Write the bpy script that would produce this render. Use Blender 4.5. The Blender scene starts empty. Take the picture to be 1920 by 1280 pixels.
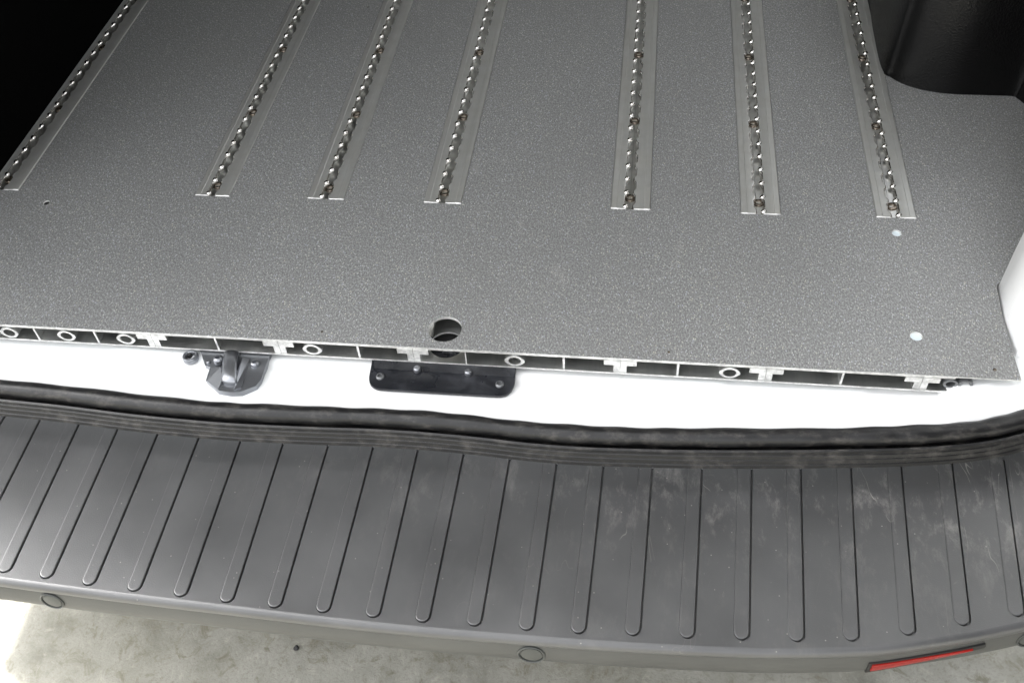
import bpy, bmesh, math, random
from mathutils import Vector, Matrix
from mathutils.geometry import tessellate_polygon
random.seed(7)
S = bpy.context.scene
COL = S.collection
# ------------------------------------------------------------------ camera
# heights are measured from the cargo floor, which lies H above the ground
H = 0.62
CZ = 0.77
FPX = 1862.106
RX, RY, RZ = 0.725514, 0.071118, 0.070901
ROT = Matrix.Rotation(RZ, 3, 'Z') @ Matrix.Rotation(RX, 3, 'X') @ Matrix.Rotation(RY, 3, 'Y')
cam = bpy.data.cameras.new('camera'); camo = bpy.data.objects.new('camera', cam); COL.objects.link(camo)
cam.sensor_width = 36; cam.lens = 36*FPX/1920; cam.clip_start = 0.02; cam.clip_end = 3000
camo.matrix_world = Matrix.Translation((0, 0, CZ+H)) @ ROT.to_4x4()
S.camera = camo
# ------------------------------------------------------------------ world, sun, exposure
SUN_EL, SUN_AZ = math.radians(42), math.atan2(-0.92, 0.40)   # azimuth from +Y towards +X
w = bpy.data.worlds.new('World'); S.world = w; w.use_nodes = True
nt = w.node_tree; nt.nodes.clear()
sky = nt.nodes.new('ShaderNodeTexSky'); sky.sky_type = 'NISHITA'; sky.sun_disc = False
sky.sun_elevation = SUN_EL; sky.sun_rotation = SUN_AZ
sky.air_density = 1.0; sky.dust_density = 6.0; sky.ozone_density = 0.3
hs = nt.nodes.new('ShaderNodeHueSaturation'); hs.inputs['Saturation'].default_value = 0.10
bg = nt.nodes.new('ShaderNodeBackground'); bg.inputs['Strength'].default_value = 0.15
wo = nt.nodes.new('ShaderNodeOutputWorld')
nt.links.new(sky.outputs[0], hs.inputs['Color']); nt.links.new(hs.outputs[0], bg.inputs['Color']); nt.links.new(bg.outputs[0], wo.inputs[0])
sl = bpy.data.lights.new('sun', 'SUN'); sl.energy = 3.0; sl.angle = math.radians(3); sl.color = (1, .96, .9)
so = bpy.data.objects.new('sun', sl); COL.objects.link(so)
sd = Vector((math.sin(SUN_AZ)*math.cos(SUN_EL), math.cos(SUN_AZ)*math.cos(SUN_EL), math.sin(SUN_EL)))
so.rotation_euler = sd.to_track_quat('Z', 'Y').to_euler()
vs = S.view_settings; vs.view_transform = 'Standard'; vs.look = 'None'; vs.gamma = 1; vs.use_curve_mapping = False
vs.exposure = 2.7

# ------------------------------------------------------------------ tracing helpers
def ray(px, py): return ROT @ Vector(((px-960)/FPX, -(py-640)/FPX, -1))
def P(px, py, z=0.0):                       # point of the plane z = const (z from the cargo floor)
    d = ray(px, py); t = (z-CZ)/d.z
    return Vector((d.x*t, d.y*t, z))
def PY(px, py, y):                          # point of the plane y = const
    d = ray(px, py); t = y/d.y
    return Vector((d.x*t, y, CZ+d.z*t))

# ------------------------------------------------------------------ object helpers
def link(o, parent=None):
    COL.objects.link(o)
    if parent: o.parent = parent
    return o
ROOTLOC = {}
def root(name, label, cat, loc=(0, 0, H)):
    o = bpy.data.objects.new(name, None); link(o); o.location = loc; o.empty_display_size = .05
    o['label'] = label; o['category'] = cat
    return o
def mk(name, bm, mats, parent=None, smooth=None, recalc=True, label=None):
    """bm in floor-based coordinates; roots sit at (0,0,H) so local == floor-based"""
    if recalc: bmesh.ops.recalc_face_normals(bm, faces=bm.faces[:])
    me = bpy.data.meshes.new(name); bm.to_mesh(me); bm.free()
    if not isinstance(mats, (list, tuple)): mats = [mats]
    for m in mats: me.materials.append(m)
    o = bpy.data.objects.new(name, me)
    if smooth is not None:
        me.polygons.foreach_set('use_smooth', [True]*len(me.polygons))
        try: me.set_sharp_from_angle(angle=math.radians(smooth))
        except Exception: pass
    if label: o['label'] = label
    return link(o, parent)
def BM(): return bmesh.new()
def add_box(bm, x0, x1, y0, y1, z0, z1, mi=0):
    vs_ = [bm.verts.new((x, y, z)) for z in (z0, z1) for y in (y0, y1) for x in (x0, x1)]
    for f in ((0, 2, 3, 1), (4, 5, 7, 6), (0, 1, 5, 4), (2, 6, 7, 3), (0, 4, 6, 2), (1, 3, 7, 5)):
        fc = bm.faces.new([vs_[i] for i in f]); fc.material_index = mi
    return vs_
def add_plate(bm, loops, z0, z1, mi=0, side=None, bottom=True, xf=None):
    """flat plate from z0 (below) to z1 (above); loops[0] outline, the rest holes"""
    if side is None: side = mi
    flat = [p for l in loops for p in l]
    tris = tessellate_polygon([[Vector((p[0], p[1], 0)) for p in l] for l in loops])
    def V(p, z):
        q = Vector((p[0], p[1], z)); return bm.verts.new(xf @ q if xf else q)
    top = [V(p, z1) for p in flat]; bot = [V(p, z0) for p in flat]
    for t in tris:
        try:
            f = bm.faces.new([top[i] for i in t]); f.material_index = mi
            if bottom: f = bm.faces.new([bot[i] for i in reversed(t)]); f.material_index = mi
        except ValueError: pass
    k = 0
    for l in loops:
        n = len(l)
        for i in range(n):
            a, b = k+i, k+(i+1) % n
            f = bm.faces.new([top[a], top[b], bot[b], bot[a]]); f.material_index = side
        k += n
def circle(cx, cy, r, n=32, ry=None): return [(cx+r*math.cos(2*math.pi*i/n), cy+(ry or r)*math.sin(2*math.pi*i/n)) for i in range(n)]
def add_lathe(bm, prof, mat4, n=24, mi=0):
    """profile (r, h) turned about local Z, placed by mat4"""
    rings = []
    for r, h in prof:
        if r < 1e-6: rings.append([bm.verts.new(mat4 @ Vector((0, 0, h)))])
        else: rings.append([bm.verts.new(mat4 @ Vector((r*math.cos(2*math.pi*i/n), r*math.sin(2*math.pi*i/n), h))) for i in range(n)])
    for a, b in zip(rings, rings[1:]):
        for i in range(n):
            j = (i+1) % n
            if len(a) == 1 and len(b) == 1: continue
            if len(a) == 1: f = bm.faces.new([a[0], b[j], b[i]])
            elif len(b) == 1: f = bm.faces.new([a[i], a[j], b[0]])
            else: f = bm.faces.new([a[i], a[j], b[j], b[i]])
            f.material_index = mi
def sweep(bm, path, prof, up=Vector((0, 0, 1)), closed=False, mi=0, cap=False):
    """prof points (n, z): n along the horizontal outward normal (to the right of travel), z up"""
    rings = []
    N = len(path)
    for i, p in enumerate(path):
        a = path[max(0, i-1)]; b = path[min(N-1, i+1)]
        t = (b-a); t.z = 0; t.normalize(); nrm = t.cross(up)
        rings.append([bm.verts.new(p + nrm*q[0] + Vector((0, 0, q[1]))) for q in (prof(i/(N-1), p) if callable(prof) else prof)])
    m = len(rings[0])
    for a, b in zip(rings, rings[1:]):
        for j in range(m if closed else m-1):
            k = (j+1) % m
            f = bm.faces.new([a[j], b[j], b[k], a[k]]); f.material_index = mi
    if cap:
        bm.faces.new(rings[0]); bm.faces.new(list(reversed(rings[-1])))
    return rings
def spline(pts, n):
    """Catmull-Rom through pts"""
    out = []
    q = [pts[0]*2-pts[1]] + list(pts) + [pts[-1]*2-pts[-2]]
    for i in range(1, len(q)-2):
        p0, p1, p2, p3 = q[i-1:i+3]
        for k in range(n):
            t = k/n
            out.append(0.5*((2*p1)+(p2-p0)*t+(2*p0-5*p1+4*p2-p3)*t*t+(3*p1-p0-3*p2+p3)*t**3))
    out.append(pts[-1].copy())
    return out
def interp(tab, x):
    if x <= tab[0][0]:
        (a, b), (c, d) = tab[0], tab[1]
    elif x >= tab[-1][0]:
        (a, b), (c, d) = tab[-2], tab[-1]
    else:
        for (a, b), (c, d) in zip(tab, tab[1:]):
            if a <= x <= c: break
    return b+(d-b)*(x-a)/(c-a)

# ------------------------------------------------------------------ materials
class M:
    def __init__(s, name, base=(.5, .5, .5), rough=.5, metal=0, spec=.5):
        s.m = bpy.data.materials.new(name); s.m.use_nodes = True; s.t = s.m.node_tree
        s.b = s.t.nodes['Principled BSDF']
        s.b.inputs['Base Color'].default_value = (*base, 1); s.b.inputs['Roughness'].default_value = rough
        s.b.inputs['Metallic'].default_value = metal; s.b.inputs['Specular IOR Level'].default_value = spec
        s.co = s.n('ShaderNodeTexCoord').outputs['Object']
    def n(s, t, **k):
        o = s.t.nodes.new(t)
        for a, b in k.items(): setattr(o, a, b)
        return o
    def L(s, a, b): s.t.links.new(a, b)
    def noise(s, scale, detail=3, rough=.5, stretch=None, dist=0):
        o = s.n('ShaderNodeTexNoise'); o.inputs['Scale'].default_value = scale; o.inputs['Detail'].default_value = detail
        o.inputs['Roughness'].default_value = rough; o.inputs['Distortion'].default_value = dist
        if stretch:
            mp = s.n('ShaderNodeMapping'); mp.inputs['Scale'].default_value = stretch[:3]
            if len(stretch) > 3: mp.inputs['Rotation'].default_value = (0, 0, stretch[3])
            s.L(s.co, mp.inputs[0]); s.L(mp.outputs[0], o.inputs['Vector'])
        else: s.L(s.co, o.inputs['Vector'])
        return o.outputs['Fac']
    def ramp(s, src, stops, inter='LINEAR'):
        o = s.n('ShaderNodeValToRGB'); o.color_ramp.interpolation = inter; e = o.color_ramp.elements
        while len(e) > 1: e.remove(e[-1])
        for i, (p, c) in enumerate(stops):
            if not isinstance(c, (tuple, list)): c = (c, c, c)
            x = e[0] if i == 0 else e.new(p)
            x.position = p; x.color = (*c, 1)
        s.L(src, o.inputs[0]); return o.outputs[0]
    def mix(s, f, a, b, mode='MIX'):
        o = s.n('ShaderNodeMix', data_type='RGBA', blend_type=mode)
        for v, i in ((f, 0), (a, 6), (b, 7)):
            if isinstance(v, (int, float)): o.inputs[i].default_value = v if i == 0 else (v, v, v, 1)
            elif isinstance(v, (tuple, list)): o.inputs[i].default_value = (*v, 1)
            else: s.L(v, o.inputs[i])
        return o.outputs[2]
    def math(s, op, a, b=None):
        o = s.n('ShaderNodeMath', operation=op)
        for v, i in ((a, 0), (b, 1)):
            if v is None: continue
            if isinstance(v, (int, float)): o.inputs[i].default_value = v
            else: s.L(v, o.inputs[i])
        return o.outputs[0]
    def bump(s, h, strength, dist):
        o = s.n('ShaderNodeBump'); o.inputs['Strength'].default_value = strength; o.inputs['Distance'].default_value = dist
        s.L(h, o.inputs['Height']); s.L(o.outputs[0], s.b.inputs['Normal']); return o
    def col(s, c): s.L(c, s.b.inputs['Base Color'])
    def rgh(s, c): s.L(c, s.b.inputs['Roughness'])

# grey anti-slip coating with pale glittering grit
g = M('floor_grit_coating', rough=.5, spec=.55)
n1 = g.noise(600, 4, .75, (1, .6, 1, .5)); n2 = g.noise(7, 3); n3 = g.noise(300, 2, .5, (1, .55, 1, .6))
c = g.ramp(n1, [(.33, (.085, .086, .085)), (.5, (.190, .193, .192)), (.66, (.42, .425, .415))])
v = g.n('ShaderNodeTexVoronoi'); v.inputs['Scale'].default_value = 540; mp = g.n('ShaderNodeMapping')
mp.inputs['Scale'].default_value = (1, .6, 1); mp.inputs['Rotation'].default_value = (0, 0, .35)
g.L(g.co, mp.inputs[0]); g.L(mp.outputs[0], v.inputs['Vector'])
sep = g.n('ShaderNodeSeparateColor'); g.L(v.outputs['Color'], sep.inputs[0])
sel = g.math('MULTIPLY', g.ramp(sep.outputs[0], [(.70, 0), (.80, 1)]), g.ramp(v.outputs['Distance'], [(.20, 1), (.42, 0)]))
tint = g.ramp(sep.outputs[1], [(.2, (.62, .60, .48)), (.5, (.62, .63, .62)), (.8, (.50, .52, .62))])
c = g.mix(g.math('MULTIPLY', sel, .75), c, tint)
n5 = g.noise(2.2, 5, .6, (1, .5, 1, .2)); n6 = g.noise(45, 5, .7, (1, .25, 1, .7))
c = g.mix(g.ramp(n2, [(.35, .0), (.75, .16)]), c, (.19, .187, .18))
c = g.mix(g.ramp(n5, [(.38, .28), (.62, 0)]), c, (.13, .13, .128))
c = g.mix(g.ramp(n6, [(.60, 0), (.75, .22)]), c, (.42, .41, .38))
g.col(c); g.bump(g.math('ADD', n3, g.math('MULTIPLY', sel, 1.0)), .45, .0007)
g.rgh(g.ramp(n1, [(.3, .44), (.7, .28)]))
M_GRIT = g.m

a = M('extruded_aluminium', (.78, .78, .77), .38, 1)
n = a.noise(60, 4, .6, (1, .03, 1)); a.col(a.ramp(n, [(.3, (.66, .67, .66)), (.7, (.84, .84, .82))])); a.rgh(a.ramp(a.noise(30, 3), [(.3, .3), (.7, .46)]))
M_ALU = a.m
a = M('sawn_aluminium', (.5, .5, .5), .42, .35); a.col(a.ramp(a.noise(120, 4, .7), [(.35, (.45, .45, .44)), (.65, (.80, .80, .78))])); n = a.noise(500, 2); a.bump(n, .15, .0003); M_CUT = a.m
a = M('rail_aluminium', (.4, .4, .4), .40, .6)
n = a.noise(90, 4, .6, (1, .02, 1)); n2 = a.noise(25, 4, .6); a.col(a.mix(a.ramp(n2, [(.35, 0), (.7, .6)]), a.ramp(n, [(.3, (.42, .425, .41)), (.7, (.54, .545, .525))]), (.40, .39, .36)))
a.rgh(a.ramp(n2, [(.3, .32), (.75, .50)])); M_RAIL = a.m
a = M('slot_shade_metal', (.06, .055, .048), .38, .6); a.col(a.ramp(a.noise(70, 4), [(.35, (.16, .155, .14)), (.65, (.48, .475, .45))])); M_SLOT_SHADE = a.m  # shade of the slot's depth put into a duller metal colour
a = M('polished_slot', (.72, .70, .66), .14, 1); n = a.noise(120, 3); a.col(a.ramp(n, [(.35, (.52, .50, .46)), (.6, (.80, .79, .76))])); M_SLOT = a.m
M_STEEL = M('zinc_steel', (.29, .30, .32), .33, .85).m
M_DSTEEL = M('dark_bolt_steel', (.16, .165, .17), .35, .6).m
M_BRASS = M('screw_steel', (.20, .17, .14), .25, .9).m
a = M('white_paint', (.85, .86, .86), .25, 0, .5); a.col(a.mix(a.ramp(a.noise(55, 5, .7, (1, .5, 1)), [(.60, 0), (.74, .35)]), a.ramp(a.noise(6, 3), [(.3, (.82, .84, .84)), (.7, (.87, .87, .87))]), (.48, .47, .44)))
a.b.inputs['Coat Weight'].default_value = .5; a.b.inputs['Coat Roughness'].default_value = .08; M_WHITE = a.m
M_PLUG = M('pale_blue_plug', (.62, .70, .74), .25).m
M_LINER = M('headliner', (.38, .38, .37), .85).m
a = M('bracket_black', (.012, .013, .016), .32); a.rgh(a.ramp(a.noise(40, 4), [(.35, .24), (.7, .48)])); a.col(a.ramp(a.noise(26, 4, .6, None, .5), [(.45, (.009, .010, .013)), (.75, (.05, .052, .06))])); M_BRK = a.m
# rubber door seal, dusty
r = M('seal_rubber', (.03, .03, .03), .5, 0, .4)
n = r.noise(55, 8, .75, (1, 2, 1)); n2 = r.noise(160, 3, .6)
r.col(r.mix(r.ramp(n, [(.50, 0), (.72, .7)]), (.010, .010, .0105), (.085, .078, .072)))
r.rgh(r.ramp(n, [(.3, .27), (.7, .45)])); r.bump(n2, .25, .0008); M_RUB = r.m
# black grained plastic
k = M('grained_black_plastic', (.002, .002, .002), .27, 0, .27)
v = k.n('ShaderNodeTexVoronoi'); v.inputs['Scale'].default_value = 420; k.L(k.co, v.inputs['Vector'])
k.bump(k.math('ADD', v.outputs['Distance'], k.noise(300, 3)), .3, .0009); M_BLACK = k.m
M_MATT = M('matt_black_trim', (.0015, .0015, .0015), .9, 0, .02).m
# moulded grey bumper plastic with scuffs
b = M('bumper_plastic', (.05, .05, .053), .42, 0, .5)
fine = b.noise(900, 2, .6); big = b.noise(9, 4, .6); mid = b.noise(46, 9, .80, (1, .45, 1, .3), .25)
base = b.mix(b.ramp(big, [(.35, 0), (.7, 1)]), (.041, .0415, .0428), (.060, .0605, .0618))
sx = b.n('ShaderNodeSeparateXYZ'); b.L(b.co, sx.inputs[0])
def maprange(mm, src, a0, a1):
    o = mm.n('ShaderNodeMapRange', interpolation_type='SMOOTHSTEP'); o.inputs[1].default_value = a0; o.inputs[2].default_value = a1; mm.L(src, o.inputs[0]); return o.outputs[0]
my = maprange(b, sx.outputs['Y'], .47, .585); mx = maprange(b, sx.outputs['X'], -.45, .15)
zone = b.math('ADD', b.math('MULTIPLY', my, b.math('ADD', mx, .25)), b.math('MULTIPLY', mx, .35))
dust = b.math('MULTIPLY', b.ramp(mid, [(.52, 0), (.70, 1)]), zone)
base = b.mix(b.math('MULTIPLY', dust, .5), base, (.19, .182, .175))
# scratches: thin bent lines
wv = b.noise(20, 2, .5, (1, .3, 1, .4), 1.2)
scr = b.math('MULTIPLY', b.ramp(wv, [(.496, 0), (.50, 1), (.504, 0)]), b.ramp(b.noise(22, 3), [(.57, 0), (.64, 1)]))
base = b.mix(b.math('MULTIPLY', b.math('MULTIPLY', scr, zone), .45), base, (.36, .34, .31))
vd = b.n('ShaderNodeTexVoronoi'); vd.inputs['Scale'].default_value = 75; b.L(b.co, vd.inputs['Vector'])
speck = b.ramp(vd.outputs['Distance'], [(.03, 1), (.06, 0)])
base = b.mix(b.math('MULTIPLY', speck, .5), base, (.4, .38, .35))
b.col(base); b.bump(fine, .3, .0004); b.rgh(b.ramp(big, [(.3, .33), (.7, .42)])); b.b.inputs['Specular IOR Level'].default_value = .8; M_BUMP = b.m
b = M('bumper_face_plastic', (.06, .06, .056), .5); b.col(b.ramp(b.noise(12, 4), [(.3, (.040, .041, .039)), (.7, (.060, .061, .057))])); b.bump(b.noise(900, 2), .3, .0004); M_FACE = b.m
M_SENS = M('sensor_plastic', (.035, .038, .036), .4).m
M_HOLE = M('sensor_recess', (.008, .008, .008), .6).m
a = M('red_reflector', (.22, .006, .004), .3); a.b.inputs['Coat Weight'].default_value = .15; a.b.inputs['Specular IOR Level'].default_value = .25; a.bump(a.noise(400, 1), .2, .001); M_RED = a.m
# concrete with stains and pits
q = M('concrete', (.4, .4, .36), .85, 0, .3)
n1 = q.noise(9, 8, .68); n2 = q.noise(38, 6, .7, None, .6); n3 = q.noise(3, 4, .6); n4 = q.noise(220, 3, .7)
c = q.ramp(n1, [(.3, (.12, .118, .100)), (.47, (.205, .202, .178)), (.7, (.27, .267, .24))])
c = q.mix(q.ramp(n2, [(.53, 0), (.66, .8)]), c, (.115, .105, .075))
c = q.mix(q.ramp(n2, [(.28, .5), (.42, 0)]), c, (.37, .365, .31))
c = q.mix(q.ramp(n3, [(.45, 0), (.65, .25)]), c, (.17, .165, .125))
c = q.mix(q.ramp(n4, [(.35, .35), (.5, 0)]), c, (.13, .12, .095))
q.col(c); q.bump(q.math('ADD', n2, q.math('MULTIPLY', n4, .5)), .5, .003); M_CONC = q.m
M_PEB = M('pebble_stone', (.01, .01, .01), .7).m

# ------------------------------------------------------------------ ground
bm = BM()
R_ = 400
vsq = [bm.verts.new(p) for p in ((-R_, -R_, 0), (R_, -R_, 0), (R_, R_, 0), (-R_, R_, 0))]
bm.faces.new(vsq)
gr = mk('concrete_ground', bm, M_CONC); gr['kind'] = 'structure'; gr['label'] = 'pale stained concrete ground under and behind the rear bumper'

# ------------------------------------------------------------------ the van
van = root('cargo_van', 'white cargo van rear with open doorway, black rubber seal and ribbed grey bumper step', 'van')
XL, XR = -1.05, .55          # inner faces of the side walls
# body shell: side walls, roof, bulkhead
bm = BM(); add_box(bm, XL-.05, XL, .60, 3.4, -.43, 1.25); mk('side_wall', bm, M_WHITE, van)
bm = BM()
add_box(bm, XR, XR+.05, .60, .98, -.43, 1.25); add_box(bm, XR, XR+.05, 1.95, 3.4, -.43, 1.25); add_box(bm, XR, XR+.05, .98, 1.95, 1.14, 1.25); add_box(bm, XR, XR+.05, .98, 1.95, -.43, .40)  # window gap in this unseen wall, added to light the deck from the right
mk('side_wall', bm, M_WHITE, van)
bm = BM(); add_box(bm, .652, .69, -.42, .598, -.08, 1.42); bmesh.ops.bevel(bm, geom=[e for e in bm.edges], offset=.012, segments=3, affect='EDGES')  # unseen open door with black lining, added to shade the bumper's right side
dr = mk('added_rear_door', bm, M_WHITE, van, smooth=40)
bm = BM(); add_box(bm, .640, .651, -.38, .56, -.04, 1.38); mk('added_door_lining', bm, M_MATT, dr)
bm = BM(); add_box(bm, XL-.05, XR+.05, .60, 3.4, 1.252, 1.30); mk('roof', bm, M_WHITE, van)
bm = BM(); add_box(bm, XL+.002, XR-.002, .68, 3.35, 1.22, 1.248); mk('headliner', bm, M_LINER, van)
bm = BM(); add_box(bm, XL+.002, XR-.002, 3.36, 3.40, -.30, 1.21); mk('bulkhead', bm, M_LINER, van)
bm = BM(); add_box(bm, XL+.002, XR-.002, .72, 3.355, -.12, -.10); mk('underbody', bm, M_WHITE, van)

# sill: white painted threshold between cargo floor and seal
SEAL_PX = [(-260, 688), (-120, 701), (0, 715), (120, 727), (270, 745), (400, 757), (480, 762), (600, 767), (700, 770), (800, 776), (900, 785), (1000, 796), (1100, 803), (1200, 806),
           (1300, 808), (1450, 808), (1600, 806), (1700, 803), (1790, 797), (1860, 787), (1920, 770), (1985, 742)]
ZS = -.031
seal_pts = [P(x, y, ZS) for x, y in SEAL_PX]
seal_pts = [Vector((-1.03, .655, ZS)), Vector((-.95, .626, ZS))] + [p for p in seal_pts if p.x > -.88] + [Vector((.475, .73, ZS)), Vector((.49, .80, ZS))]
seal = spline(seal_pts, 14)
def seal_y(x):
    for p_, q_ in zip(seal, seal[1:]):
        if p_.x <= x <= q_.x: return p_.y+(q_.y-p_.y)*(x-p_.x)/max(1e-9, q_.x-p_.x)
    return seal[0].y if x < seal[0].x else .7
bm = BM(); nx, ny = 160, 22
gridv = []
for i in range(nx+1):
    x = -1.045+(.46+1.045)*i/nx; ys = seal_y(x)-.006; col_ = []
    for j in range(ny+1):
        t = j/ny; y = ys+(.80-ys)*t
        z = -.0385+.010*min(1, t*3.2)**.5 - .0035*math.exp(-((y-.648)/.010)**2)
        if y > .66: z = min(z, -.0262)-.004
        # the threshold rises to carry the floor edge at the right, then fillets into the pillar
        s_ = min(1, max(0, (x-.309)/.012)); s_ = s_*s_*(3-2*s_); z += s_*(.0225 if y > .652 else .0225*max(0, (y-.628)/.024))
        if x > .36: z += .9*(x-.36)**2*8*(1 if y < .66 else .2)
        col_.append(bm.verts.new((x, y, z)))
    gridv.append(col_)
for i in range(nx):
    for j in range(ny): bm.faces.new([gridv[i][j], gridv[i+1][j], gridv[i+1][j+1], gridv[i][j+1]])
# rear panel hanging down behind the seal
lo = [bm.verts.new((c_[0].co.x, c_[0].co.y+.012, -.30)) for c_ in gridv]
md = [bm.verts.new((c_[0].co.x, c_[0].co.y+.010, -.060)) for c_ in gridv]
for i in range(nx):
    bm.faces.new([gridv[i][0], md[i], md[i+1], gridv[i+1][0]]); bm.faces.new([md[i], lo[i], lo[i+1], md[i+1]])
mk('sill', bm, M_WHITE, van, smooth=40)

# right corner pillar, white, standing beside the floor edge
bm = BM(); rings = []
foot = [(.470, .712), (.400, .690), (.3835, .700), (.380, .741), (.383, .792), (.418, .832), (.47, .86), (.545, .87), (.545, .74)]
for z, e in ((-.04, -.004), (-.015, 0), (.05, .001), (.3, .010), (.7, .03), (1.215, .05)):
    rings.append([bm.verts.new((x+(e if x < .5 else 0), y+(0 if y < .7 else e*.2), z)) for x, y in foot])
for a_, b_ in zip(rings, rings[1:]):
    m_ = len(a_)
    for j in range(m_): bm.faces.new([a_[j], a_[(j+1) % m_], b_[(j+1) % m_], b_[j]])
bm.faces.new(rings[-1]); bm.faces.new(rings[0])
mk('door_pillar', bm, M_WHITE, van, smooth=50)
bm = BM(); prev = None  # unseen left pillar, added as a bright surface for the bumper to reflect
foot = [(-.90, .605), (-.885, .612), (-.880, .625), (-.880, .80), (-.885, .84), (-.90, .86), (-1.046, .87), (-1.046, .605)]
for z, e in ((-.045, .02), (-.02, .006), (.02, 0), (.4, -.004), (.8, -.02), (1.215, -.05)):
    row = [bm.verts.new((x+(e if x > -1 else 0), y, z)) for x, y in foot]
    if prev:
        for j in range(8): bm.faces.new([prev[j], prev[(j+1) % 8], row[(j+1) % 8], row[j]])
    prev = row
mk('door_pillar', bm, M_WHITE, van, smooth=50)
# short flank that ties pillar and sill together
bm = BM()
prev = None
for y in (.655, .69, .72, .745):
    row = [bm.verts.new((.3825+.085*t_, y+.05*t_*t_, -.0305+.16*t_**2.2)) for t_ in [i/10 for i in range(11)]]
    if prev:
        for j in range(10): bm.faces.new([prev[j], prev[j+1], row[j+1], row[j]])
    prev = row
mk('pillar_foot', bm, M_WHITE, van, smooth=60)

# ---- seal
def arc(cx, cz, r, a0, a1, n): return [(cx+r*math.cos(math.radians(a0+(a1-a0)*i/n)), cz+r*math.sin(math.radians(a0+(a1-a0)*i/n))) for i in range(n+1)]
def bulb_prof(u, p):
    k = .0004*math.sin(u*60)+.0004*math.sin(u*173+1)
    return arc(.0090, .002, .0090+k, 190, -70, 16) + [(.0120, -.012), (.008, -.014), (.001, -.008)]
bm = BM(); sweep(bm, seal, bulb_prof, closed=True, cap=True)
sealo = mk('door_seal', bm, M_RUB, van, smooth=50)
skirt = [(.010, -.0135), (.0178, -.0130), (.0190, -.0050), (.0205, -.0032), (.0226, -.0042), (.0234, -.0075), (.0229, -.0083), (.0240, -.0090), (.0252, -.0125), (.0247, -.0133), (.0257, -.0140), (.0270, -.0180),
         (.0265, -.0188), (.0276, -.0196), (.0286, -.0228), (.0272, -.0240), (.0200, -.0235), (.012, -.016)]
bm = BM(); sweep(bm, seal, skirt, closed=True, cap=True)
mk('seal_lip', bm, M_RUB, sealo, smooth=25)

# ---- bumper with ribbed step
ZB = -.100
LIP_PX = [(-60, 1070), (0, 1080), (200, 1106), (427, 1133), (640, 1158), (800, 1174), (960, 1187), (1120, 1199), (1280, 1208), (1400, 1213), (1500, 1214), (1600, 1211), (1650, 1208), (1720, 1199), (1800, 1187), (1860, 1176), (1920, 1163), (1980, 1147)]
lp = [P(x, y, ZB) for x, y in LIP_PX]
left_end = [Vector((-1.115, .80, ZB)), Vector((-1.11, .66, ZB)), Vector((-1.075, .56, ZB)), Vector((-.97, .487, ZB)), Vector((-.82, .441, ZB))]
right_end = [Vector((.50, .52, ZB)), Vector((.585, .60, ZB)), Vector((.61, .70, ZB)), Vector((.615, .82, ZB))]
lip = spline(left_end+lp+right_end, 10)
# rib right edges (top px, bottom px) and rounded ends
RT = [(-5, 775), (75, 785), (147, 795), (220, 803), (295, 812), (372, 819), (450, 826), (530, 830), (614, 835), (698, 840), (782, 845), (868, 852), (955, 858), (1043, 866), (1131, 871), (1222, 877), (1315, 879), (1408, 880), (1500, 880), (1594, 877), (1688, 872), (1783, 866), (1880, 858), (1978, 846)]
EC = [(-76, 1060), (5, 1072), (83, 1083), (163, 1096), (248, 1107), (335, 1117), (422, 1128), (512, 1138), (603, 1147), (697, 1156), (790, 1165), (887, 1172), (985, 1180), (1083, 1186), (1185, 1190), (1287, 1195), (1390, 1198), (1493, 1201), (1596, 1200), (1702, 1189), (1805, 1171), (1907, 1154), (2008, 1132)]
# pair each top with the end whose line it belongs to
RW = .0068
holes, ribs = [], []
def stadium(cx, cy, r, dx, L, n=12):
    """rib outline: rounded end at (cx,cy) front, straight back along dir for length L"""
    pts = []
    d = Vector((dx, 1)).normalized(); nn = Vector((d.y, -d.x))
    c0 = Vector((cx, cy)); c1 = c0+d*L
    for i in range(n+1):
        an = math.pi*i/n
        pts.append(tuple(c0 - nn*math.cos(an)*r*1.0 - d*math.sin(an)*r))
    pts.append(tuple(c1+nn*r)); pts.append(tuple(c1-nn*r))
    return pts
for i, e in enumerate(EC):
    c0 = P(e[0], e[1]-.5, ZB); cy = c0.y+RW; cx = c0.x
    # the top whose right edge runs to this end: same world spacing
    best = min(RT, key=lambda t: abs((P(t[0], t[1], ZB).x-RW) - (cx+.006)))
    T = P(best[0], best[1], ZB)
    if abs(T.x-RW-cx) > .02: T = Vector((cx+RW+.006, .61, ZB))
    dx = (T.x-RW-cx)/(T.y-cy)
    L = max(.1, .640-cy)
    ribs.append((cx, cy, dx, L))
x = ribs[0][0]; k = 0
while x > -1.0:
    x -= .052; k += 1
    ribs.append((x, .425+.012+(.0 if x > -.8 else (-.8-x)*.35), .02, .640-.437-(0 if x > -.8 else (-.8-x)*.35)))
ribs.append((.505, .560, -.06, .08))
for cx, cy, dx, L in ribs: holes.append(stadium(cx+.0008, cy-.0003, RW+.0010, dx, L))
outline = [(p.x, p.y) for p in lip] + [(.52, .78), (.47, .672), (.40, .655), (-1.0, .655), (-1.05, .78)]
bm = BM(); add_plate(bm, [outline]+[list(reversed(h)) for h in holes], ZB-.0034, ZB, bottom=False)
# ribs: raised rounded bars inside their grooves
for cx, cy, dx, L in ribs:
    prev = None
    for r, z in ((RW, -.0034), (RW, .0001), (RW-.0003, .0007), (RW-.0008, .0009), (RW-.0016, .0009)):
        ring = [bm.verts.new((a_, b_, ZB+z)) for a_, b_ in stadium(cx, cy, r, dx, L+(RW-r)*0)]
        if prev:
            for j in range(len(ring)):
                kk = (j+1) % len(ring); bm.faces.new([prev[j], prev[kk], ring[kk], ring[j]])
        prev = ring
    bm.faces.new(prev)
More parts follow.
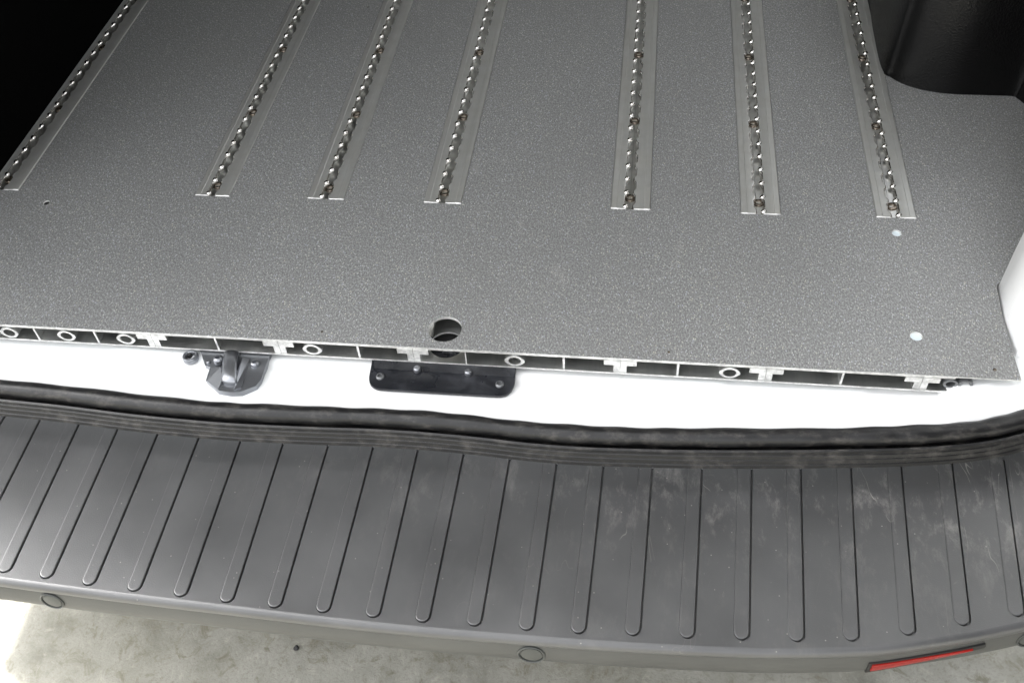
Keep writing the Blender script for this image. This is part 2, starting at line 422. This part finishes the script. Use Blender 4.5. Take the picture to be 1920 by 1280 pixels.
# groove floor
add_plate(bm, [[(p.x, p.y+.004) for p in lip[6:-6]] + [(.47, .668), (-1.0, .65)]], ZB-.0052, ZB-.0036)
bmp = mk('step_bumper', bm, M_BUMP, van, smooth=38)
# rolled lip and rear face as one skin
FACE = [(0, 0), (.0015, -.0002), (.0035, -.0010), (.0052, -.0026), (.0062, -.0050), (.0064, -.0085), (.0058, -.0105), (.0046, -.0112), (.0046, -.0122)]
bm = BM(); sweep(bm, lip, FACE); mk('bumper_lip', bm, M_BUMP, bmp, smooth=60)
FACE2 = [(.0046, -.0122), (.0062, -.0180), (.0072, -.028), (.0072, -.036), (.0055, -.042), (.0005, -.048), (-.014, -.058), (-.045, -.085), (-.10, -.14), (-.17, -.22), (-.19, -.30)]
bm = BM(); sweep(bm, lip, FACE2); mk('bumper_face', bm, M_FACE, bmp, smooth=60)
def lip_at(x):
    for p_, q_ in zip(lip, lip[1:]):
        if p_.x <= x <= q_.x:
            t = (q_-p_).normalized(); return p_.lerp(q_, (x-p_.x)/(q_.x-p_.x)), t.cross(Vector((0, 0, 1)))
def sensor(px, py, r, zoff):
    x0 = P(px, py, ZB+zoff).x; p_, n_ = lip_at(x0)
    c_ = p_+n_*.0062+Vector((0, 0, zoff))
    q_ = Vector((0, 0, 1)).rotation_difference((n_+Vector((0, 0, .12))).normalized())
    m4 = Matrix.Translation(c_) @ q_.to_matrix().to_4x4()
    bm = BM(); add_lathe(bm, [(r*1.12, -.002), (r*1.12, .0018), (r*1.04, .0024), (r*.97, .0018), (r*.95, .0004), (r*.86, .0004), (r*.84, .0015), (r*.6, .0020), (0, .0022)], m4)
    mk('parking_sensor', bm, M_SENS, bmp, smooth=40)
    bm = BM(); add_lathe(bm, [(r*.97, .0006), (r*.84, .0007), (r*.80, .0005)], m4); bm.free()
sensor(100, 1124, .0112, -.025)
sensor(997, 1221, .0120, -.026)
sensor(1925, 1192, .0112, -.026)
# red reflector on the right of the face
def strip(name, mat, xa, xb, off0, off1, zt, zb, parent):
    bm = BM(); prev = None; N = 30; first = None
    for i in range(N+1):
        t = i/N; x_ = xa+(xb-xa)*t; p_, n_ = lip_at(x_)
        z0, z1 = zt(t), zb(t)
        ring = [bm.verts.new(p_+n_*(o)+Vector((0, 0, z_))) for o, z_ in ((off0-.004, z0), (off1, z0), (off1+.0008, z0*.7+z1*.3), (off1+.0004, z1), (off0-.004, z1))]
        if prev:
            for j in range(5): bm.faces.new([prev[j], prev[(j+1) % 5], ring[(j+1) % 5], ring[j]])
        else: bm.faces.new(ring)
        prev = ring
    bm.faces.new(list(reversed(prev))); return mk(name, bm, mat, parent, smooth=30)
xa = P(1622, 1240, ZB-.03).x; xb = P(1840, 1200, ZB-.02).x
hz = strip('reflector_housing', M_HOLE, xa, xb, .006, .0078, lambda t: -.0215+.005*t, lambda t: -.040+.0165*t, bmp)
strip('reflector', M_RED, xa+.003, xb-.012, .006, .0092, lambda t: -.0235+.005*t, lambda t: -.0345+.0135*t, bmp)

# ---- black wheel arch cover on the right
A_ = [P(1628, -140), P(1627, -60), P(1626, 0), P(1637, 66), P(1652, 130), P(1672, 147), P(1700, 161), P(1738, 171), P(1785, 177), P(1840, 179), P(1895, 181), P(1908, 186), P(1922, 197)]
A_ = [Vector((.312, 2.05, 0)), Vector((.312, 1.75, 0)), Vector((.312, 1.55, 0))] + A_[2:]
sp = spline([v_.copy() for v_ in A_], 8)
end = sp[-1]
bm = BM()
cen = Vector((.47, 1.6, 0)); rows = []
for z, ins in ((-.002, 0), (.006, .0012), (.05, .005), (.12, .011), (.15, .015), (.180, .021), (.205, .031), (.224, .046), (.235, .064), (.240, .09)):
    row = []
    for i, p_ in enumerate(sp):
        a_ = sp[max(0, i-1)]; b_ = sp[min(len(sp)-1, i+1)]; t_ = (b_-a_).normalized(); nn = Vector((0, 0, 1)).cross(t_)
        if nn.dot(cen-p_) < 0 and i < len(sp)-14: nn = -nn
        q_ = p_+nn*ins; q_.z = z
        row.append(bm.verts.new(q_))
    rows.append(row)
for a_, b_ in zip(rows, rows[1:]):
    for j in range(len(a_)-1): bm.faces.new([a_[j], a_[j+1], b_[j+1], b_[j]])
topc = [bm.verts.new((XR-.001, v_.co.y, .241)) for v_ in rows[-1]]
for j in range(len(topc)-1): bm.faces.new([rows[-1][j], rows[-1][j+1], topc[j+1], topc[j]])
mk('wheel_arch_cover', bm, M_BLACK, van, smooth=60)
# lower side trim behind the pillar
bm = BM(); add_box(bm, .492, XR-.002, .89, 1.128, -.001, .22)
bmesh.ops.bevel(bm, geom=[e for e in bm.edges], offset=.006, segments=3, affect='EDGES'); mk('side_trim', bm, M_BLACK, van, smooth=40)
# black trim along the left wall, its inward lean added to shade the deck
bm = BM()
prev = None
for y in [.86+.05*i for i in range(0, 30)]:
    row = [bm.verts.new((x_, y, z_)) for x_, z_ in ((-.8085, .0018), (-.806, .03), (-.780, .12), (-.725, .26), (-.67, .45), (-.63, .75), (-.61, 1.215))]
    if prev:
        for j in range(6): bm.faces.new([prev[j], prev[j+1], row[j+1], row[j]])
    prev = row
mk('wheel_arch_cover', bm, M_MATT, van, smooth=50)
bm = BM(); add_box(bm, XL+.002, XL+.012, .80, 3.3, .295, 1.215); mk('side_lining', bm, M_MATT, van)

# ---- latch striker
st = [(372, 652), (378, 664), (384, 684), (394, 688), (390, 700), (386, 713), (397, 722), (408, 731), (432, 735), (452, 734), (480, 723), (489, 712), (506, 664), (508, 652)]
ZK = -.0255
bm = BM(); add_plate(bm, [[(P(x_, y_, ZK).x, P(x_, y_, ZK).y) for x_, y_ in st]], ZK-.010, ZK)
bmesh.ops.bevel(bm, geom=[e for e in bm.edges if len(e.link_faces) == 2 and e.calc_face_angle(0) > 1 and all(v_.co.z > ZK-.001 for v_ in e.verts)], offset=.0012, segments=2, affect='EDGES')
strk = mk('latch_striker', bm, M_STEEL, van, smooth=35)
def dome(name, pos, r, h, mat, parent, socket=0.0, tilt=None):
    q_ = Vector((0, 0, 1)).rotation_difference((tilt or Vector((0, 0, 1))).normalized())
    m4 = Matrix.Translation(pos) @ q_.to_matrix().to_4x4()
    pr = [(r, -.002), (r, h*.25), (r*.93, h*.6), (r*.75, h*.88)]
    if socket: pr += [(socket*1.05, h), (socket, h*.95), (socket*.9, h*.1), (0, h*.05)]
    else: pr += [(r*.4, h), (0, h*1.02)]
    bm = BM(); add_lathe(bm, pr, m4, 20); return mk(name, bm, mat, parent, smooth=40)
dome('bolt', P(410, 675, ZK+.004), .0056, .005, M_STEEL, strk, .0025)
dome('bolt', P(478, 682, ZK+.001), .0050, .0035, M_STEEL, strk, .0022)
dome('bolt', P(391, 679, ZK+.001), .0022, .002, M_STEEL, strk)
# striker loop
cs = P(432, 718, ZK); ce = P(436, 664, ZK)
bm = BM(); path = []
for i in range(17):
    t = i/16; an = math.pi*t
    path.append(cs.lerp(ce, (1-math.cos(an))/2)+Vector((0, 0, .0065*math.sin(an)**.55)))
prev = None
for i, p_ in enumerate(path):
    t_ = (path[min(16, i+1)]-path[max(0, i-1)]).normalized(); s_ = Vector((1, 0, 0)); u_ = s_.cross(t_)
    ring = [bm.verts.new(p_+s_*.0085*math.cos(a_)+u_*.0034*math.sin(a_)) for a_ in [2*math.pi*k_/14 for k_ in range(14)]]
    if prev:
        for j in range(14): bm.faces.new([prev[j], prev[(j+1) % 14], ring[(j+1) % 14], ring[j]])
    prev = ring
mk('loop', bm, M_STEEL, strk, smooth=60)
# folded wedge plates left and right of the loop
def facet(pts, th, mat, name, parent):
    bm = BM(); a_ = [bm.verts.new(p_) for p_ in pts]; b_ = [bm.verts.new(p_-Vector((0, 0, th))) for p_ in pts]
    bm.faces.new(a_); bm.faces.new(list(reversed(b_)))
    for j in range(len(a_)): bm.faces.new([a_[j], b_[j], b_[(j+1) % len(a_)], a_[(j+1) % len(a_)]])
    return mk(name, bm, mat, parent)
facet([P(396, 690, ZK+.003), P(413, 688, ZK+.006), P(418, 708, ZK+.004), P(409, 729, ZK+.001), P(388, 714, ZK+.001)], .01, M_STEEL, 'guide_plate', strk)
facet([P(443, 700, ZK+.006), P(456, 668, ZK+.006), P(468, 671, ZK+.0012), P(452, 726, ZK+.0012), P(438, 731, ZK+.0012)], .008, M_STEEL, 'guide_plate', strk)
# ring nut beside it
rn = P(357, 668, -.027); m4 = Matrix.Translation(rn)
bm = BM(); add_lathe(bm, [(.0085, -.004), (.0085, .001), (.0075, .0022), (.0058, .0022), (.0048, .0008), (.0045, -.006), (0, -.006)], m4, 24)
mk('threaded_bush', bm, M_STEEL, van, smooth=40)
dome('threaded_bush_pin', P(356, 667, -.030), .0030, .004, M_HOLE, van)

# ---- black folded bracket bolted on the sill
ZP = -.0262
def bez_corner(a_, b_, c_, n=6): return [((1-t)**2*a_[0]+2*t*(1-t)*b_[0]+t*t*c_[0], (1-t)**2*a_[1]+2*t*(1-t)*b_[1]+t*t*c_[1]) for t in [i/n for i in range(n+1)]]
bp = [(700, 650), (697, 680), (692, 706)] + bez_corner((692, 712), (693, 726), (712, 729)) + bez_corner((930, 742), (960, 744), (965, 716)) + [(967, 694), (969, 664)]
low = [P(x_, y_, ZP) for x_, y_ in bp]
bm = BM(); add_plate(bm, [[(p_.x, p_.y) for p_ in low]], ZP-.003, ZP)
bmesh.ops.bevel(bm, geom=[e for e in bm.edges if len(e.link_faces) == 2 and e.calc_face_angle(0) > 1 and all(v_.co.z > ZP-.0005 for v_ in e.verts)], offset=.0006, segments=2, affect='EDGES')
brk = mk('bracket', bm, M_BRK, van, smooth=35)
# raised upper fold of the bracket
u = [P(701, 690, ZP+.0006), P(964, 707, ZP+.0006), P(966, 690, ZP+.0032), P(701, 674, ZP+.0032), P(701, 655, ZP+.0034), P(967, 668, ZP+.0034)]
bm = BM(); V_ = [bm.verts.new(p_) for p_ in u]; V2 = [bm.verts.new(p_-Vector((0, 0, .003))) for p_ in u]
for f in ((0, 1, 2, 3), (3, 2, 5, 4)): bm.faces.new([V_[i] for i in f]); bm.faces.new([V2[i] for i in reversed(f)])
for a_, b_ in ((0, 1), (1, 2), (2, 5), (5, 4), (4, 3), (3, 0)): bm.faces.new([V_[a_], V_[b_], V2[b_], V2[a_]])
mk('upper_fold', bm, M_BRK, brk)
dome('screw', P(782, 692, ZP+.0025), .0040, .0032, M_STEEL, brk)
dome('screw', P(878, 698, ZP+.0025), .0040, .0032, M_STEEL, brk)
dome('bolt', P(713, 706, ZP+.0005), .0046, .0022, M_DSTEEL, brk, .0026)
dome('bolt', P(937, 720.5, ZP+.0005), .0046, .0022, M_DSTEEL, brk, .0026)

# ------------------------------------------------------------------ the cargo floor
flr = root('load_deck', 'grey speckled anti-slip cargo floor on hollow aluminium planks with seven lashing rails', 'load deck')
YE = .661                                   # rear edge
RAIL = [(-.8165, -.7695), (-.5385, -.4950), (-.3965, -.3515), (-.2530, -.2080), (-.0305, .0153), (.1193, .1638), (.2700, .3137)]
def rail_x(px0, px1, py): return P(px0, py).x, P(px1, py).x
RY0 = [P(20, 356).y if i == 0 else P(x_, y_).y for i, (x_, y_) in enumerate([(20, 356), (403, 367), (617, 373), (833, 380.5), (1182, 392), (1424, 401), (1677, 408)])]
YF = 3.30
HOLE = ((-.1945, .6885), .0180)
def mir(p): return (p.x, p.y)
small = [(P(87, 380), .0042), (P(1681, 437), .0052), (P(1718, 630), .0062)]
# floor outline with notches for the rails, going forward
def outline_with_rails(grow=0.0):
    pts = [(-.83, YE), (.3785, YE), (.3775, .741), (.3805, .7915), (.4155, .8315), (.4685, .8605), (.546, .872), (.546, YF)]
    for (a_, b_), y0 in reversed(list(zip(RAIL, RY0))):
        pts += [(b_+grow, YF), (b_+grow, y0-grow), (a_-grow, y0-grow), (a_-grow, YF)]
    pts += [(-.83, YF)]
    return pts
loops = [outline_with_rails(.0004), list(reversed(circle(*HOLE[0], HOLE[1], 40)))] + [list(reversed(circle(p_.x, p_.y, r_, 20))) for p_, r_ in small]
bm = BM(); add_plate(bm, loops, -.0016, 0, 0, 1)
mk('floor_panel', bm, [M_GRIT, M_CUT], flr)
# planks, split at the interlocking joints
TJ = [PY(x_, y_, YE).x for x_, y_ in ((285, 634), (522, 646), (774, 660), (1163, 682), (1437, 697), (1729, 714))]
WEB = [PY(x_, y_, YE).x for x_, y_ in ((66, 622), (179, 629), (406, 644), (672, 658), (873, 668), (1057, 679), (1271, 693), (1579, 709))]
RNG = [PY(x_, y_, YE) for x_, y_ in ((15, 619), (123, 625.5), (235, 632.5), (585, 652), (965, 674), (1368, 699))]
YB = 1.9
ZB0, ZB1 = -.0235, -.0213                 # lower skin
ZT0, ZT1 = -.0042, -.0018                 # upper skin under the coating
edges_x = [-.83]+TJ+[.3185]
def tube_y(bm, cx, cz, ro, ri, y0, y1, n=24, nub=0.0):
    f_, b_ = [], []
    for r_, extra in ((ro, 1), (ri, 0)):
        for y_, store in ((y0, f_), (y1, b_)):
            store.append([bm.verts.new((cx+r_*1.14*math.cos(2*math.pi*i/n)*(1+nub*extra*(1 if abs(math.cos(2*math.pi*i/n)) > .93 else 0)), y_, cz+r_*.95*math.sin(2*math.pi*i/n))) for i in range(n)])
    for i in range(n):
        j = (i+1) % n
        fc = bm.faces.new([f_[0][i], f_[0][j], f_[1][j], f_[1][i]]); fc.material_index = 1
        bm.faces.new([f_[0][j], f_[0][i], b_[0][i], b_[0][j]]); bm.faces.new([f_[1][i], f_[1][j], b_[1][j], b_[1][i]])
def box2(bm, x0, x1, y0, y1, z0, z1):       # front face takes the sawn material
    vv = add_box(bm, x0, x1, y0, y1, z0, z1)
    bm.faces.ensure_lookup_table(); bm.faces[-4].material_index = 1
for i in range(len(edges_x)-1):
    x0, x1 = edges_x[i]+.0002, edges_x[i+1]-.0002
    bm = BM()
    # skins; the plank with the socket gets its holes
    hole_here = x0 < HOLE[0][0] < x1
    sm = [(p_, r_) for p_, r_ in small if x0 < p_.x < x1]
    cuts = [(max(a_, x0), min(b_, x1), y0) for (a_, b_), y0 in zip(RAIL, RY0) if b_ > x0 and a_ < x1]
    o_ = [(x0, YE+.0006), (x1, YE+.0006), (x1, .87), (x0, .87)]
    lps = [o_]
    if hole_here: lps.append(list(reversed(circle(HOLE[0][0], HOLE[0][1], HOLE[1]+.0003, 40))))
    for p_, r_ in sm:
        if False: lps.append(list(reversed(circle(p_.x, p_.y, r_+.0003, 20))))
    add_plate(bm, lps, ZT0, ZT1, 0, 1)
    lps = [[(x0, YE-.0012), (x1, YE-.0012), (x1, YB), (x0, YB)]]
    if hole_here: lps.append(list(reversed(circle(HOLE[0][0]+.0005, HOLE[0][1]-.0035, .0185, 40))))
    add_plate(bm, lps, ZB0, ZB1, 0, 1)
    for wx in WEB:
        if x0 < wx < x1:
            th = .0011
            if abs(wx-WEB[4]) < 1e-6:
                box2(bm, wx-.0006, wx+.0006, YE, YB, ZB1+.0001, ZT0-.0001)
            else: box2(bm, wx-th, wx+th, YE, YB, ZB1+.0001, ZT0-.0001)
    for rg in RNG:
        if x0 < rg.x < x1:
            tube_y(bm, rg.x, (ZB1+ZT0)/2, .0084, .0058, YE-.0006, YE+.35, 24, .10)
    if i > 0:      # half of the T joint
        box2(bm, x0, x0+.0165, YE-.0004, YB, -.0108, ZT0-.0001); box2(bm, x0, x0+.0065, YE, YB, ZB1+.0001, -.0109)
    if i < len(edges_x)-2:
        box2(bm, x1-.0165, x1, YE-.0004, YB, -.0108, ZT0-.0001); box2(bm, x1-.0065, x1, YE, YB, ZB1+.0001, -.0109)
    mk('aluminium_plank', bm, [M_ALU, M_CUT], flr, recalc=True)
# dark rings, for partly hidden plank rings, between floor skin and sill at the right end
bm = BM()
for px_ in (1783, 1812):
    q_ = PY(px_, 716, YE); tube_y(bm, q_.x, -.0105, .0062, .0040, YE-.001, YE+.02, 20)
for f in bm.faces: f.material_index = 0
mk('end_rings', bm, [M_DSTEEL], flr, smooth=40)
# socket below the round hole: bolt head over a black cup added as the hole's shade
bm = BM(); add_lathe(bm, [(.0205, -.0238), (.0205, -.0288), (0, -.0289)], Matrix.Translation((HOLE[0][0]+.0005, HOLE[0][1]-.0035, 0)), 32); mk('socket_shade_cup', bm, M_HOLE, flr)
dome('socket_bolt', Vector((HOLE[0][0]+.003, .6745, -.0285)), .0085, .0045, M_STEEL, flr, .0025)
# flush screws through the floor skin
for x_, y_, r_ in ((604, 622, .0014), (1254, 660, .0014), (1865, 693, .0019), (690, 14, .0012)):
    p_ = P(x_, y_, 0)
    bm = BM(); add_lathe(bm, [(r_, -.001), (r_, .0004), (r_*.6, .0007), (r_*.45, .0001), (0, .0001)], Matrix.Translation(p_), 14); mk('floor_screw', bm, M_BRASS, flr, smooth=40)
# cups seen through the small holes
for (p_, r_), mt in zip(small, (M_HOLE, M_PLUG, M_PLUG)):
    bm = BM(); add_lathe(bm, [(r_*.99, -.0004), (r_*.95, -.0014), (r_*.88, -.0016)], Matrix.Translation(p_), 20, 0); add_lathe(bm, [(r_*.88, -.0016), (0, -.00165)], Matrix.Translation(p_), 20, 1); mk('hole_cup', bm, [M_CUT, mt], flr, smooth=40)

# ---- lashing rails
PITCH = .0254
def slot_profile(y, y0):
    """half width of the slot at distance y from the rail's end; lobes between round openings"""
    u_ = ((y-y0-.0045)/PITCH) % 1.0
    d_ = min(u_, 1-u_)*PITCH              # distance from lobe centre
    return .0028+.0026*min(1, (d_/.0064)**2) if d_ < .0064 else .0054
def make_rail(x0, x1, y0, y1, detail_to):
    cx = (x0+x1)/2-.0012; hw0, hw1 = x0, x1
    bm = BM(); ys = []
    y = y0
    while y < y1:
        ys.append(y); y += .0008 if y < detail_to else .006
    ys.append(y1)
    # cross-section from the left edge to the right edge
    rings = []
    def half(side, w, edge):
        s_ = side
        return [(edge, -.0035), (edge, .0004), (edge-s_*.0007, .0013), (edge-s_*.0065, .0016), (edge-s_*.0072, .0009), (cx+s_*(w+.0024), .0008), (cx+s_*(w+.0012), .0006), (cx+s_*(w+.0005), .0001), (cx+s_*(w+.0001), -.0009), (cx+s_*w, -.0025), (cx+s_*(w+.0006), -.0065), (cx+s_*(w+.002), -.0125)]
    for y in ys:
        w = slot_profile(y, y0)
        L_ = half(-1, w, x0); Rr = half(1, w, x1)
        prof = L_+list(reversed(Rr))
        rings.append([bm.verts.new((a_, y, b_)) for a_, b_ in prof])
    m_ = len(rings[0])
    for a_, b_ in zip(rings, rings[1:]):
        for j in range(m_-1):
            f = bm.faces.new([a_[j], b_[j], b_[j+1], a_[j+1]])
            f.material_index = 3 if 8 <= j <= m_-10 else (1 if 6 <= j <= m_-8 else 0)
    # bevelled rear ends of both flanges
    for rng in (range(0, 11), range(m_-11, m_)):
        fr = [rings[0][j] for j in rng]
        en = [bm.verts.new((v_.co.x, v_.co.y-(.0020 if v_.co.z < .0001 else .0008), min(v_.co.z, .0001)-.0002)) for v_ in fr]
        for j in range(len(fr)-1):
            f = bm.faces.new([fr[j], fr[j+1], en[j+1], en[j]]); f.material_index = 2
    # polished round studs left between the openings
    y = y0+.0045
    while y < min(y1, detail_to+.05):
        for s_ in (-1, 1):
            far = (s_ > 0) == (cx < .05)          # this side's studs are sunk and shrunk to weaken their highlights
            c_ = Vector((cx+s_*(.0052 if far else .0047), y+random.uniform(-.0003, .0003), -.0030 if far else -.0008)); rr = random.uniform(.0026, .0031) if far else random.uniform(.0036, .0040); prev = None
            for ph in (0, 20, 40, 58, 74):
                a_ = math.radians(ph); ring = [bm.verts.new(c_+Vector((rr*math.cos(a_)*math.cos(t_), rr*math.cos(a_)*math.sin(t_), rr*math.sin(a_)*1.0))) for t_ in [2*math.pi*k_/14 for k_ in range(14)]]
                if prev:
                    for j in range(14): f = bm.faces.new([prev[j], prev[(j+1) % 14], ring[(j+1) % 14], ring[j]]); f.material_index = 1
                prev = ring
            f = bm.faces.new(prev); f.material_index = 1
        y += PITCH
    r_ = mk('lashing_rail', bm, [M_RAIL, M_SLOT, M_CUT, M_SLOT_SHADE], flr, smooth=35, recalc=True)
    # screws in the slot
    k_ = 0; y = y0+.0235
    while y < min(y1, detail_to+.1):
        bm = BM()
        add_lathe(bm, [(.0066, -.0088), (.0066, -.0040), (.0056, -.0024), (.0036, -.0022), (.0030, -.0062), (0, -.0062)], Matrix.Translation((cx, y, 0)), 18)
        mk('screw', bm, M_BRASS, r_, smooth=40); y += PITCH*6
    return r_
for i, ((x0, x1), y0) in enumerate(zip(RAIL, RY0)):
    make_rail(x0, x1, y0, 2.2, 1.48)

# ------------------------------------------------------------------ pebble on the ground
pp = P(556, 1215, -H)
bm = BM(); bmesh.ops.create_icosphere(bm, subdivisions=3, radius=.0038)
for v_ in bm.verts: v_.co = Vector((v_.co.x*1.1, v_.co.y*1.15, v_.co.z*.6+.0022)) * (1+.08*math.sin(v_.co.x*900+v_.co.y*700))
pb = mk('pebble', bm, M_PEB, smooth=60); pb.location = (pp.x, pp.y, 0)
pb['label'] = 'tiny black pebble on the concrete just behind the bumper'; pb['category'] = 'pebble'
